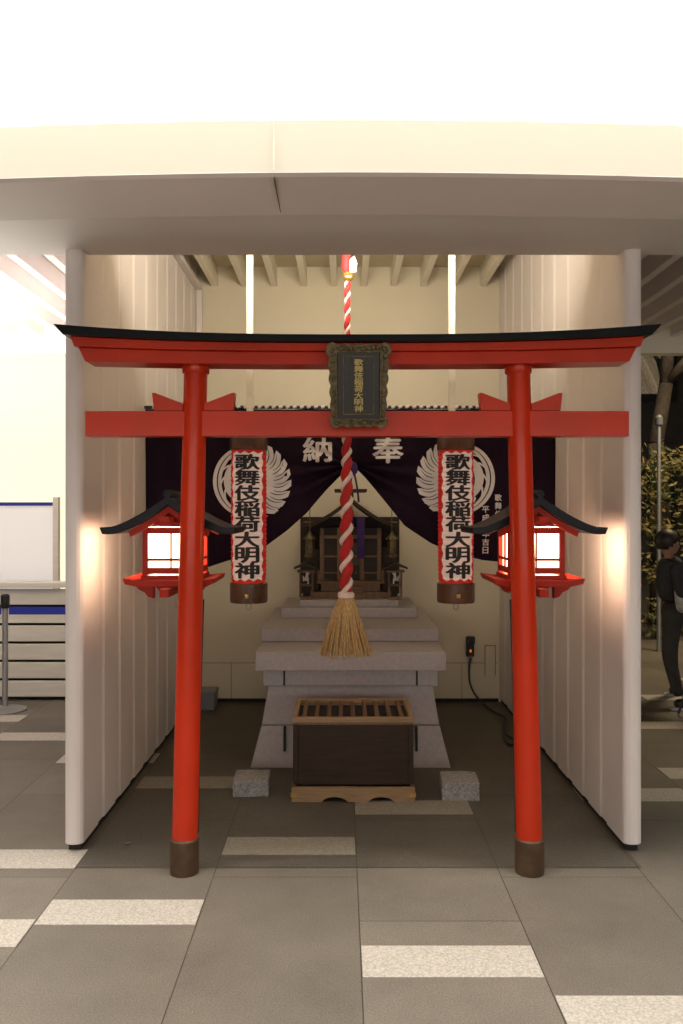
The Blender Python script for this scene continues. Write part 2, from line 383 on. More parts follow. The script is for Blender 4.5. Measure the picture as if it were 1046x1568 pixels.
parts = [curved('kasagi_black_cap', 1.232, 1.272, 2.262, 2.292, .030, .044, YT-.11, YT+.11, 'black', ridge=.012),
         curved('kasagi_red', 1.192, 1.208, 2.228, 2.261, .020, .029, YT-.086, YT+.086, 'red'),
         curved('shimagi', 1.150, 1.180, 2.174, 2.227, .013, .019, YT-.068, YT+.068, 'red'),
         boxes('nuki', [(C-1.16, C+1.16, YT-.034, YT+.034, 1.873, 1.981)], 'red', .003)]
wed = []
for s in (-1, 1):
    xb, xt = C+s*.742, C+s*.694
    parts.append(cyls('pillar', [((xb, YT, .10), (xt, YT, 2.18), .056, .050)], 'red', n=48))
    parts.append(lathe('pillar_base', [(.061,0.0),(.062,.012),(.062,.145),(.057,.152)], xb+s*.001, YT, M['sleeve']))
    parts.append(lathe('pillar_collar', [(.055,2.145),(.058,2.15),(.058,2.172)], xt, YT, M['red']))
    xm = C+s*.70
    for d in (-1, 1):
        wed.append([(xm+d*.045, 1.983), (xm+d*.170, 1.983), (xm+d*.178, 2.060), (xm+d*.165, 2.060), (xm+d*.045, 2.014)])
    parts.append(tube('lamp_cable', [(xb-s*.052, YT+.03, .16), (xb-s*.054, YT+.035, .6), ((xb+xt)/2-s*.05, YT+.035, 1.17)], .005, 'blk'))
parts.append(prism('nuki_wedges', wed, YT-.026, YT+.026, M['red'], bevel=.002))
torii = group('torii_gate', parts, (C, YT, 0))

# plaque
def scallop(hw_t, hw_b, z0, z1, amp):
    pts = []
    per = [(-hw_b, z0), (hw_b, z0), (hw_t, z1), (-hw_t, z1)]
    for k in range(4):
        a = Vector(per[k]); b = Vector(per[(k+1) % 4]); d = (b-a); nn = Vector((d.y, -d.x)).normalized(); m_ = 26
        lob = 5 if k % 2 == 0 else 6
        for i in range(m_):
            t = i/m_; w = abs(math.sin(math.pi*t*lob))*amp*(1 if 0 < t else 0)+ (amp*.9 if t < .08 or t > .92 else 0)
            p = a+d*t+nn*w; pts.append((p.x, p.y))
    return pts
hh = .163
bm = bmesh.new(); addprism(bm, scallop(.122,.106,-hh,hh,.008), -.02, .02)
pl = [mk('carved_frame', bm, 'bronze', bevel=.003)]
pl.append(boxes('black_panel', [(-.086,.086,-.026,-.0205,-.135,.135)], 'plq', .002))
fr = []
for w, h0, h1 in ((.060,-.118,.120),(.088,-.138,.138)):
    fr += [(-w-.004,-w,-.030,-.0206,h0,h1),(w,w+.004,-.030,-.0206,h0,h1),(-w,w,-.030,-.0206,h1-.004,h1),(-w,w,-.030,-.0206,h0,h0+.004)]
fr += [(-.030,-.0285,-.029,-.0262,-.11,.112),(.0285,.030,-.029,-.0262,-.11,.112)]
pl.append(boxes('frame_mouldings', fr, 'bronze', .001))
bm = bmesh.new()
for i, ch in enumerate('歌舞伎稲荷大明神'):
    t = text_bm(ch, .026, 1.35); bolden(t, .0008)
    join_bm(bm, t, lambda c, i=i: Vector((c.x, c.y-.0275, c.z+.095-.027*i)))
pl.append(mk('gold_characters', bm, 'goldp'))
bm = bmesh.new(); random.seed(12)
for k in range(4):
    for i in range(15):
        t = -1+2*(i+.5)/15
        if k < 2: u, w = t*.112, (-.151 if k == 0 else .151)
        else: u, w = (-1 if k == 2 else 1)*(.103+.006*t), t*.150
        m4 = Matrix.Translation((u+random.uniform(-.003,.003), -.021, w+random.uniform(-.003,.003))) @ Matrix.Diagonal((random.uniform(.7,1.3),.55,random.uniform(.7,1.3),1))
        bmesh.ops.create_icosphere(bm, subdivisions=2, radius=random.uniform(.006,.0105), matrix=m4)
pl.append(mk('carved_scrolls', bm, M['bronze'], smooth=True))
e = group('shrine_name_plaque', pl, (0,0,0)); e.location = (C+.003, 3.41, 2.070); e.rotation_euler = (math.radians(7), 0, 0)

# ---------------------------------------------------------------- side roofed lanterns
def side_lantern(cx, cy, s):
    P = []
    hs, ap, tip = .305, 1.625, 1.472
    def zr(u): return tip+(ap-tip)*((1-u)**1.5)+.010*max(0, u-.8)/.2
    n = 24; top = []; bot = []
    for i in range(n+1):
        u = -1+2*i/n; z = zr(abs(u)); th = .030+.016*(1-abs(u))
        top.append((cx+u*hs, z)); bot.append((cx+u*(hs-.012), z-th))
    P.append(prism('roof', [top+bot[::-1]], cy-.19, cy+.19, M['roofblk'], bevel=.004))
    P.append(cyls('ridge', [((cx,cy-.2,ap+.006),(cx,cy+.2,ap+.006),.018,.018)], 'roofblk', 16))
    t2 = []; b2 = []
    for i in range(n+1):
        u = -.60+1.20*i/n; z = zr(abs(u))-.046; t2.append((cx+u*hs, z)); b2.append((cx+u*hs*.94, z-.022-.01*(1-abs(u))))
    P.append(prism('bargeboards', [t2+b2[::-1]], cy-.165, cy-.145, M['red2']))
    P.append(prism('bargeboards_back', [t2+b2[::-1]], cy+.145, cy+.165, M['red2']))
    P.append(prism('gable_infill', [[(cx-.11,1.50),(cx+.11,1.50),(cx+.02,1.555),(cx-.02,1.555)]], cy-.12, cy+.12, M['red2']))
    h = .128; p = .024; z0, z1 = 1.262, 1.490
    L = []
    for a in (-1, 1):
        for b in (-1, 1):
            x0 = cx+a*h; y0 = cy+b*h
            L.append((min(x0, x0-a*p), max(x0, x0-a*p), min(y0, y0-b*p), max(y0, y0-b*p), z0, z1))
    L2 = [(cx-h-.006, cx+h+.006, cy-h-.006, cy+h+.006, z1-.001, z1+.014), (cx-h-.006, cx+h+.006, cy-h-.006, cy+h+.006, z0-.016, z0+.001)]
    for a in (-1, 1):
        for (zz, hh2) in ((z0+.022,.014),(z1-.024,.014),(z0+.072,.006)):
            L.append((cx-h+p, cx+h-p, cy+a*(h-.010)-.006, cy+a*(h-.010)+.006, zz-hh2, zz+hh2))
            L.append((cx+a*(h-.010)-.006, cx+a*(h-.010)+.006, cy-h+p, cy+h-p, zz-hh2, zz+hh2))
        L.append((cx-.004, cx+.004, cy+a*(h-.010)-.005, cy+a*(h-.010)+.005, z0+.03, z1-.03))
        L.append((cx+a*(h-.010)-.005, cx+a*(h-.010)+.005, cy-.004, cy+.004, z0+.03, z1-.03))
    P.append(boxes('frame', L+L2, 'red2', .0015))
    g = h-.022
    P.append(boxes('paper_front', [(cx-g, cx+g, cy-g-.001, cy-g, z0+.01, z1-.01), (cx-g, cx+g, cy+g, cy+g+.001, z0+.01, z1-.01)], 'glow'))
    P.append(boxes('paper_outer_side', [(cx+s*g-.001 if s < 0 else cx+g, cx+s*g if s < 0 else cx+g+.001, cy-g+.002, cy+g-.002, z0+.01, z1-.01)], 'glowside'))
    P.append(boxes('paper_inner_side', [(cx-s*g-(.001 if s > 0 else 0), cx-s*g+(.001 if s < 0 else 0), cy-g+.002, cy+g-.002, z0+.01, z1-.01)], 'glow'))
    poly = [(cx-.195,1.228),(cx-.205,1.254),(cx-.15,1.246),(cx+.15,1.246),(cx+.205,1.254),(cx+.195,1.228),(cx+.14,1.216),(cx-.14,1.216)]
    P.append(prism('base_plate', [poly], cy-.18, cy+.18, M['red2'], bevel=.002))
    ft = lambda: [[(cx+d*.075,1.216),(cx+d*.155,1.216),(cx+d*.14,1.200),(cx+d*.115,1.188),(cx+d*.10,1.168),(cx+d*.075,1.16)] for d in (-1,1)]
    P.append(prism('bracket_feet', ft(), cy-.14, cy-.10, M['red2'], bevel=.002))
    P.append(prism('bracket_feet_back', ft(), cy+.10, cy+.14, M['red2'], bevel=.002))
    P.append(boxes('mounting_arm', [(cx-.02, cx+.02, YT+.03, cy+.14, 1.178, 1.214), (cx-.02,cx+.02, YT+.03, cy-.13, 1.505, 1.53)], 'red2'))
    return group('roofed_lantern', P, (cx, cy, 1.2))
side_lantern(X(270,3.86), 3.86, -1)
side_lantern(X(812,3.86), 3.86, 1)

# ---------------------------------------------------------------- chochin
YL = 4.7
def chochin(px):
    cx = X(px, YL); z0, z1 = 1.148, 1.905; R = .1
    prof = []; n = 120
    for i in range(n+1):
        t = i/n; prof.append((R+.0022*math.cos(t*2*math.pi*30)-.004*abs(2*t-1)**6, z0+(z1-z0)*t))
    P = [lathe('paper_body', prof, cx, YL, paper_mat(cx, YL, z0, z1), n=64)]
    P.append(lathe('top_cap', [(.09,1.895),(.106,1.90),(.108,1.985),(.102,1.995),(.05,2.0)], cx, YL, M['cap']))
    P.append(lathe('bottom_cap', [(.06,1.035),(.104,1.038),(.107,1.05),(.107,1.145),(.098,1.152)], cx, YL, M['cap']))
    P.append(lathe('gold_fitting', [(.012,1.07),(.014,1.073),(.014,1.09),(.012,1.093)], cx, YL-.1, M['gold']))
    P.append(tube('ring', [(cx+.015*math.cos(a), YL, 1.012+.02*math.sin(a)) for a in [i*math.pi/4 for i in range(8)]], .003, 'grey', True))
    P.append(boxes('hanger', [(cx-.006,cx+.006,YL-.006,YL+.006,1.995,2.10)], 'blk'))
    bm = bmesh.new()
    for i, ch in enumerate('歌舞伎稲荷大明神'):
        t = text_bm(ch, .086, 1.60); bolden(t, .0058, .35); slice_bm(t, -.08, .08, .012)
        zc = z1-.076-.0865*i
        def fn(c, zc=zc):
            a = c.x/R; r = R+.0045-c.y*1.0
            return Vector((cx+r*math.sin(a), YL-r*math.cos(a), zc+c.z))
        join_bm(bm, t, fn)
    P.append(mk('characters', bm, 'ink'))
    return group('paper_lantern', P, (cx, YL, 1.5))
chochin(381); chochin(698)
for px_ in (382.5, 692):
    x = X(px_, 4.76)
    group('lantern_hanging_post', [boxes('post', [(x-.018, x+.018, 4.745, 4.785, 2.1, ZC-.16)], 'fin', .002), boxes('hook_plate', [(x-.03,x+.03,4.69,4.79,2.085,2.099)], 'wall')])

# ---------------------------------------------------------------- curtain
YC = 4.95; ZTOP = 2.165
prof = [(222,873),(280,872),(320,868),(360,855),(405,838),(440,812),(470,785),(500,750),(525,724),(540,712),(560,732),(590,768),(620,805),(660,832),(700,848),(740,858),(790,862),(848,866)]
prof = [(X(a, YC), Z(b, YC)) for a, b in prof]
XM = X(540, YC)
def zlow(x):
    if x <= prof[0][0]: return prof[0][1]
    for (a, za), (b, zb) in zip(prof, prof[1:]):
        if x <= b:
            t = (x-a)/(b-a); return za+(zb-za)*t
    return prof[-1][1]
def cy_(x, z):
    dx = x-XM; dz = z-Z(712, YC)
    d = math.hypot(dx, dz)+1e-6; th = math.atan2(dz, abs(dx)+1e-6)
    near = math.exp(-(d/.42)**2)
    up = 1-min(1, max(0, (z-Z(725, YC))/.08))*.8
    f = .034*near*up*math.sin(19*th+1.0) + .012*math.sin(x*13+1.2*math.sin(z*3)) + .006*math.sin(x*31+z*5)
    lowf = max(0, 1-(z-zlow(x))/.45)
    f += .016*lowf*up*math.sin(th*16+d*6)
    return YC + f
bm = bmesh.new(); NX, NZ = 220, 70; rows = []
xa, xb = XL+.008, XR-.008
for i in range(NX+1):
    x = xa+(xb-xa)*i/NX; zl = zlow(x)
    rows.append([bm.verts.new((x, cy_(x, ZTOP+(zl-ZTOP)*j/NZ), ZTOP+(zl-ZTOP)*j/NZ)) for j in range(NZ+1)])
for a, b in zip(rows, rows[1:]):
    for j in range(NZ): bm.faces.new((a[j], b[j], b[j+1], a[j+1]))
cur = mk('curtain_cloth', bm, 'cloth', smooth=True)
sm = cur.modifiers.new('s', 'SOLIDIFY'); sm.thickness = .002; sm.offset = 0
parts = [cur]
def oncloth(off): return lambda c: Vector((c.x, cy_(c.x, c.z)-off+c.y, c.z))
def flat_poly(bm, pts):
    vs = [bm.verts.new((p[0], 0, p[1])) for p in pts]
    try: bm.faces.new(vs)
    except Exception: return
def crest(cx, cz, R, flip):
    w = bmesh.new(); k = bmesh.new()
    def T(p): return (cx+flip*p[0]*R, cz+p[1]*R)
    def arcband(bm, r0, r1, a0, a1, n=28, taper=0):
        for i in range(n):
            t0, t1 = i/n, (i+1)/n
            def rr(t):
                if not taper: return r0, r1
                m_ = (r0+r1)/2; h_ = (r1-r0)/2*math.sqrt(max(0.02, math.sin(math.pi*min(1, max(0, t))))); return m_-h_, m_+h_
            A, B = a0+(a1-a0)*t0, a0+(a1-a0)*t1
            p0, p1 = rr(t0), rr(t1)
            flat_poly(bm, [T((p0[0]*math.cos(A), p0[0]*math.sin(A))), T((p0[1]*math.cos(A), p0[1]*math.sin(A))), T((p1[1]*math.cos(B), p1[1]*math.sin(B))), T((p1[0]*math.cos(B), p1[0]*math.sin(B)))])
    def feather(bm, r0, r1, ang, wd, curl, p=.7):
        L = []; Rr = []; n = 10
        for i in range(n+1):
            t = i/n; r = r0+(r1-r0)*t; a = ang+curl*t*t
            hw = wd*(math.sin(math.pi*(.12+.80*t))**p)
            L.append((r*math.cos(a)+hw*math.sin(a), r*math.sin(a)-hw*math.cos(a)))
            Rr.append((r*math.cos(a)-hw*math.sin(a), r*math.sin(a)+hw*math.cos(a)))
        for i in range(n): flat_poly(bm, [T(L[i]), T(L[i+1]), T(Rr[i+1]), T(Rr[i])])
    for i in range(9): feather(w, .38, 1.0, math.radians(-66+16.5*i), .128, .25, .35)
    for i in range(9): feather(k, .55, .93, math.radians(-66+16.5*i+2), .012, .23)
    for i in range(9): feather(k, .60, .99, math.radians(-58+16.5*i+2), .010, .23)
    arcband(w, .78, 1.0, math.radians(95), math.radians(262), taper=1)
    arcband(w, .50, .72, math.radians(110), math.radians(235), taper=1)
    arcband(k, .87, .90, math.radians(120), math.radians(240), taper=1)
    for i in range(5): feather(w, .45, .98, math.radians(246+13*i), .085, .35, .4)
    for i in range(5): feather(w, .68, .86, math.radians(120+26*i), .05, .6)
    arcband(w, .12, .42, math.radians(-150), math.radians(150), n=30, taper=0)
    feather(w, .2, .78, math.radians(98), .1, -.35); feather(k, .62, .70, math.radians(88), .03, 0)
    out = []
    for nm, b_, mm, off in (('crest', w, 'white', .006), ('crest_lines', k, 'cloth', .0085)):
        slice_bm(b_, cx-R, cx+R, .03); slice_bm(b_, cz-R, cz+R, .05, 'z')
        n_ = bmesh.new(); join_bm(n_, b_, oncloth(off)); out.append(mk(nm, n_, mm))
    return out
parts += crest(X(386,YC), Z(737,YC), 60/F*YC, 1)
parts += crest(X(697,YC), Z(733,YC), 60/F*YC, -1)
bm = bmesh.new()
for ch, px_, py_, s_ in (('納',486,688,.150),('奉',594,689,.155)):
    t = text_bm(ch, s_, 1.15); bolden(t, .005)
    for v in t.verts: v.co.x += X(px_,YC); v.co.z += Z(py_,YC)
    slice_bm(t, X(px_,YC)-.1, X(px_,YC)+.1, .012); slice_bm(t, Z(py_,YC)-.09, Z(py_,YC)+.09, .012, 'z')
    join_bm(bm, t, oncloth(.008))
for j, (s_, px_, py_) in enumerate((('歌舞伎座', 762, 762), ('平成五年吉日', 743, 780))):
    for i, ch in enumerate(s_):
        t = text_bm(ch, .040, 1.0); bolden(t, .001)
        for v in t.verts: v.co.x += X(px_,YC); v.co.z += Z(py_+12.5*i,YC)
        join_bm(bm, t, oncloth(.008))
parts.append(mk('white_characters', bm, 'white'))
parts.append(cyls('rail', [((XL+.001,YC,ZTOP+.012),(XR-.001,YC,ZTOP+.012),.010,.010)], 'blk'))
bm = bmesh.new(); x = XL+.05
while x < XR-.05:
    addcyl(bm, (x,YC-.004,ZTOP+.010), (x+.022,YC-.004,ZTOP+.016), .009, .009, n=12); x += .042
parts.append(mk('cord_stripes', bm, 'white'))
tz = Z(718, YC)
bm = bmesh.new(); bmesh.ops.create_uvsphere(bm, u_segments=16, v_segments=10, radius=.035, matrix=Matrix.Translation((XM, YC-.045, tz))@Matrix.Diagonal((.9,.7,1.2,1)))
parts.append(mk('tie_knot', bm, 'purple', smooth=True))
parts.append(tube('tie_cord_a', [(XM,YC-.05,tz),(XM-.02,YC-.055,tz-.1),(XM-.012,YC-.05,tz-.25)], .006, 'purple'))
parts.append(tube('tie_cord_b', [(XM,YC-.05,tz),(XM+.03,YC-.055,tz-.1),(XM+.035,YC-.05,tz-.2)], .006, 'purple'))
parts.append(lathe('tie_tassel', [(.004,tz-.36),(.02,tz-.355),(.012,tz-.26),(.006,tz-.24)], XM-.012, YC-.05, M['purple'], 14))
group('ceremonial_curtain', parts, (XM, YC, ZTOP))

# ---------------------------------------------------------------- bell rope
YR = 4.55; xr = X(530, YR)
def rope():
    P = []; z0, z1 = Z(912, YR), 3.36
    for ph, mm, rs, ds in ((0,'roper',.78,.26),(math.pi,'ropew',.50,.55)):
        bm = bmesh.new(); prev = None; N = 420; n = 12
        for i in range(N+1):
            t = i/N; z = z0+(z1-z0)*t
            q = min(1, max(0, (t-.22)/.30))
            R = .037*(1-q)+.0175*q
            pitch = .150 - .060*q
            if i == 0: ang = ph
            else: ang += 2*math.pi*((z1-z0)/N)/pitch
            cx = xr+ .010*t + R*ds*math.cos(ang); cy = YR+R*ds*math.sin(ang); r = R*rs
            ring = [bm.verts.new((cx+r*math.cos(2*math.pi*k/n), cy+r*math.sin(2*math.pi*k/n), z)) for k in range(n)]
            if prev:
                for k in range(n): bm.faces.new((prev[k], prev[(k+1) % n], ring[(k+1) % n], ring[k]))
            prev = ring
        P.append(mk('rope_strand', bm, mm, smooth=True))
    bm = bmesh.new(); zt, zb = Z(914, YR), Z(1000, YR)
    random.seed(3); n = 110
    for i in range(n):
        a = 2*math.pi*i/n+random.uniform(-.03,.03); rb = .14*random.uniform(.90,1.04); za = zb+random.uniform(-.014,.014)
        pts = []; tw = random.uniform(-.1,.25)
        for k in range(6):
            t = k/5; r = .036+(rb-.036)*(t**.85)
            pts.append(Vector((xr+r*math.cos(a+tw*t), YR+r*math.sin(a+tw*t), zt+(za-zt)*t)))
        for p, q in zip(pts, pts[1:]): addcyl(bm, p, q, .0046, .0050, n=5, caps=False)
    P.append(mk('hemp_strands', bm, 'straw', smooth=True))
    P.append(lathe('tassel_core', [(.122,zb+.01),(.117,zb+.03),(.078,(zb+zt)/2),(.033,zt)], xr, YR, M['straw']))
    P.append(lathe('white_collar', [(.03,zt-.008),(.046,zt-.002),(.046,zt+.02),(.036,zt+.028)], xr, YR, M['ropew']))
    zb_ = Z(424, YR)
    bm = bmesh.new(); bmesh.ops.create_uvsphere(bm, u_segments=24, v_segments=16, radius=.030, matrix=Matrix.Translation((xr+.012, YR-.01, zb_)))
    P.append(mk('brass_bell', bm, 'gold', smooth=True))
    P.append(lathe('bell_band', [(.030,zb_-.004),(.034,zb_),(.030,zb_+.004)], xr+.012, YR-.01, M['gold']))
    P.append(lathe('red_ribbon_top', [(.018,zb_+.02),(.030,zb_+.05),(.026,zb_+.1),(.008,zb_+.17)], xr+.004, YR-.012, M['roper'], 12))
    P.append(prism('white_ribbon', [[(xr+.02,zb_+.01),(xr+.055,zb_+.012),(xr+.06,zb_+.06),(xr+.045,zb_+.10),(xr+.02,zb_+.08)]], YR-.055, YR-.045, M['ropew'], bevel=.002))
    return group('bell_rope', P, (xr, YR, z0))
rope()

# ---------------------------------------------------------------- pedestal
cxp = X(537, 5.0)
P = []
def frustum(name, hb, ht, z0, z1, y0b, y0t, y1, m='stone'):
    bm = bmesh.new()
    v = [bm.verts.new(p) for p in ((cxp-hb,y0b,z0),(cxp+hb,y0b,z0),(cxp+hb,y1,z0),(cxp-hb,y1,z0),(cxp-ht,y0t,z1),(cxp+ht,y0t,z1),(cxp+ht,y1,z1),(cxp-ht,y1,z1))]
    for f in ((0,3,2,1),(4,5,6,7),(0,1,5,4),(1,2,6,5),(2,3,7,6),(3,0,4,7)): bm.faces.new([v[i] for i in f])
    return mk(name, bm, m, bevel=.005)
P.append(frustum('plinth_lower', .607, .545, 0, .245, 5.0, 5.05, 6.5))
P.append(frustum('plinth_upper', .543, .505, .249, .485, 5.052, 5.09, 6.5))
P.append(frustum('frieze', .535, .535, .489, .585, 5.05, 5.05, 6.5))
P.append(frustum('slab_large', .578, .578, .588, .70, 5.0, 5.0, 6.6))
P.append(frustum('slab_middle', .582, .582, .702, .785, 5.41, 5.41, 6.64))
P.append(frustum('step_upper', .49, .49, .787, .86, 5.95, 5.95, 6.66))
P.append(frustum('shrine_base', .36, .36, .862, .91, 6.0, 6.0, 6.66))
P.append(boxes('joints', [(cxp+s*.405-.006, cxp+s*.405+.006, 5.048, 5.3, .49, .584) for s in (-1,1)]+[(cxp+s*.40-.007,cxp+s*.40+.007,5.005,5.3,.10,.244) for s in (-1,1)]+
    [(cxp-.5,cxp+.5,5.08,6.4,.4855,.4885),(cxp-.53,cxp+.53,5.08,6.4,.2455,.2485)], 'dark'))
group('stone_pedestal', P)

# ---------------------------------------------------------------- miniature shrine
P = []; sx = X(537, 6.15); z0 = .91
P.append(boxes('platform', [(sx-.30,sx+.30,6.1,6.62,z0,z0+.05),(sx-.22,sx+.22,6.14,6.6,z0+.05,z0+.11)], 'woodmd', .004))
P.append(boxes('steps', [(sx-.09,sx+.09,6.03+.025*i,6.14,z0+.001+.022*i,z0+.022+.022*i) for i in range(5)], 'woodmd', .001))
P.append(boxes('floor_deck', [(sx-.25,sx+.25,6.11,6.6,z0+.11,z0+.128)], 'woodmd', .002))
post = []
for a in (-.215,-.085,.085,.215): post.append((sx+a-.016,sx+a+.016,6.2,6.228,z0+.128,z0+.52))
post += [(sx-.215,sx+.215,6.196,6.232,z0+.44,z0+.465),(sx-.215,sx+.215,6.198,6.23,z0+.30,z0+.312)]
for a in (-.238,.238):
    post += [(sx+a-.008,sx+a+.008,6.118,6.134,z0+.128,z0+.21)]
post += [(sx-.25,sx-.10,6.119,6.131,z0+.185,z0+.195),(sx+.10,sx+.25,6.119,6.131,z0+.185,z0+.195),(sx-.10,sx-.088,6.116,6.134,z0+.128,z0+.215),(sx+.088,sx+.10,6.116,6.134,z0+.128,z0+.215)]
P.append(boxes('posts_and_rails', post, 'woodmd', .001))
P.append(boxes('hall_body', [(sx-.21,sx+.21,6.24,6.58,z0+.128,z0+.52)], 'wooddk'))
dr = []
for a in (-.075,.005): dr += [(sx+a,sx+a+.07,6.228,6.239,z0+.14,z0+.42)]
P.append(boxes('doors', dr, 'wooddk', .002))
lat = []
for a in (-.075,.005):
    for i in range(6): lat.append((sx+a+.008+.010*i, sx+a+.011+.010*i, 6.2245, 6.2275, z0+.24, z0+.41))
    lat.append((sx+a+.03,sx+a+.04,6.2245,6.2275,z0+.18,z0+.19))
P.append(boxes('door_fittings', lat, 'woodsl'))
rt = []; rb = []
for i in range(25):
    u = -1+i/12; z = z0+.52+.20*((1-abs(u))**1.6)+.015*max(0,abs(u)-.8)/.2
    rt.append((sx+u*.36,z+.03)); rb.append((sx+u*.35,z))
P.append(prism('roof', [rt+rb[::-1]], 6.05, 6.66, M['wooddk'], bevel=.004))
P.append(boxes('ridge', [(sx-.02,sx+.02,6.03,6.68,z0+.745,z0+.79)]+[(sx-.12,sx+.12,6.1+.12*i,6.13+.12*i,z0+.79,z0+.81) for i in range(4)], 'wooddk'))
P.append(boxes('rear_screen', [(sx-.40,sx+.40,6.69,6.71,z0-.02,z0+.60)], 'wooddk'))
P.append(boxes('side_corridors', [(sx-.36,sx-.24,6.3,6.62,z0+.001,z0+.36),(sx+.24,sx+.36,6.3,6.62,z0+.001,z0+.36)], 'wooddk', .003))
P.append(boxes('purple_banner', [(sx+.045,sx+.10,6.03,6.034,z0+.30,z0+.60)], 'purple'))
group('miniature_shrine', P, (sx, 6.3, z0))
for s in (-1, 1):
    lx = sx+s*.30; lz = z0+.30
    group('bronze_hanging_lantern', [lathe('roof', [(.05,lz+.14),(.045,lz+.15),(.02,lz+.175),(.006,lz+.2)], lx, 6.05, M['bronze'], 6),
        lathe('body', [(.03,lz+.03),(.034,lz+.04),(.034,lz+.135),(.03,lz+.14)], lx, 6.05, M['bronze'], 6),
        lathe('base', [(.02,lz),(.042,lz+.01),(.042,lz+.025),(.03,lz+.03)], lx, 6.05, M['bronze'], 6),
        tube('chain', [(lx,6.05,lz+.2),(lx,6.05,lz+.3),(lx+.001,6.05,lz+.42)], .003, 'bronze')])
    fx = sx+s*.325
    group('offering_stand', [boxes('stand', [(fx-.065,fx+.065,6.0,6.12,z0+.20,z0+.215),(fx-.045,fx+.045,6.02,6.1,z0-.0,z0+.02),(fx-.05,fx-.04,6.02,6.03,z0+.02,z0+.20),(fx+.04,fx+.05,6.02,6.03,z0+.02,z0+.20),(fx-.05,fx-.04,6.09,6.1,z0+.02,z0+.20),(fx+.04,fx+.05,6.09,6.1,z0+.02,z0+.20),(fx-.05,fx+.05,6.02,6.1,z0+.10,z0+.11)], 'woodmd', .001),
        prism('stand_roof', [[(fx-.09,z0+.235),(fx,z0+.275),(fx+.09,z0+.235),(fx+.085,z0+.225),(fx,z0+.255),(fx-.085,z0+.225)]], 5.98, 6.14, M['wooddk'])])

def skin_obj(name, verts, edges, radii, m, sub=2, root=0):
    me = bpy.data.meshes.new(name); me.from_pydata(verts, edges, [])
    o = bpy.data.objects.new(name, me); sc.collection.objects.link(o)
    sk = o.modifiers.new('skin', 'SKIN'); sk.use_smooth_shade = True
    for i, r in enumerate(radii):
        rr = r if isinstance(r, tuple) else (r, r)
        me.skin_vertices[0].data[i].radius = rr
    me.skin_vertices[0].data[root].use_root = True
    ss = o.modifiers.new('sub', 'SUBSURF'); ss.levels = sub; ss.render_levels = sub
    me.materials.append(M[m]); return o
M['porcelain'] = mat('white_porcelain', (.72,.70,.66), .3)
for s in (-1, 1):
    fx = sx+s*.325; fy = 6.05; b = z0+.112; d = -s
    V = [(fx,fy+.012,b+.018),(fx,fy,b+.04),(fx+d*.004,fy-.008,b+.062),(fx+d*.008,fy-.012,b+.08),(fx+d*.024,fy-.02,b+.078),
         (fx+d*.012,fy-.018,b+.035),(fx+d*.014,fy-.02,b+.003),(fx-d*.02,fy+.02,b+.03),(fx-d*.026,fy+.02,b+.062),
         (fx+.006,fy-.008,b+.096),(fx-.006,fy-.008,b+.096)]
    E = [(0,1),(1,2),(2,3),(3,4),(1,5),(5,6),(0,7),(7,8),(3,9),(3,10)]
    fo = skin_obj('body', V, E, [.018,.016,.010,.011,.004,.006,.006,.008,.005,.003,.003], 'porcelain')
    group('fox_statuette', [fo], (fx, fy, b))

# ---------------------------------------------------------------- offering box
P = []; bx = X(541, 4.42); y0, y1 = 4.42, 4.86
P.append(boxes('body', [(bx-.315,bx+.315,y0+.006,y1,.09,.415)], 'wooddk', .003))
P.append(boxes('corner_battens', [(bx-.322,bx-.295,y0-.002,y0+.03,.095,.415),(bx+.295,bx+.322,y0-.002,y0+.03,.095,.415)], 'wooddk', .002))
def foot():
    w = .33; pts = [(bx-w,0.003),(bx-.17,.003)]
    for i in range(9): t = i/8; pts.append((bx-.17+.14*t, .003+.026*math.sin(math.pi*t)**.6))
    pts += [(bx+.02,.003)]
    for i in range(9): t = i/8; pts.append((bx+.08+.14*t, .003+.026*math.sin(math.pi*t)**.6))
    pts += [(bx+w,.003),(bx+w,.080),(bx-w,.080)]
    return pts
P.append(prism('base_board', [foot()], y0-.012, y0+.014, M['wood'], bevel=.002))
P.append(boxes('side_base', [(bx-.33,bx-.305,y0+.015,y1+.01,.003,.080),(bx+.305,bx+.33,y0+.015,y1+.01,.003,.080)], 'wood', .002))
P.append(boxes('brass_plates', [(bx-.334,bx-.30,y0-.014,y0+.01,.03,.05),(bx+.30,bx+.334,y0-.014,y0+.01,.03,.05)], 'gold'))
P.append(boxes('top_frame', [(bx-.325,bx+.325,y0-.006,y0+.022,.425,.452),(bx-.325,bx+.325,y1-.025,y1+.006,.425,.455),(bx-.325,bx-.298,y0+.0225,y1-.0255,.425,.453),(bx+.298,bx+.325,y0+.0225,y1-.0255,.425,.453)], 'wood', .002))
sl = []
for i in range(9):
    xx = bx-.298+.0662*(i+.5); sl.append([(xx-.012,.428),(xx+.012,.428),(xx+.012,.442),(xx,.450),(xx-.012,.442)])
P.append(prism('grille_slats', sl, y0+.023, y1-.026, M['woodsl'], bevel=.001))
P.append(boxes('inner_tray', [(bx-.30,bx+.30,y0+.023,y1-.026,.4165,.418)], 'dark'))
P.append(boxes('lower_rim', [(bx-.318,bx+.318,y0-.001,y0+.02,.412,.4245)], 'woodsl', .002))
group('offering_box', P)

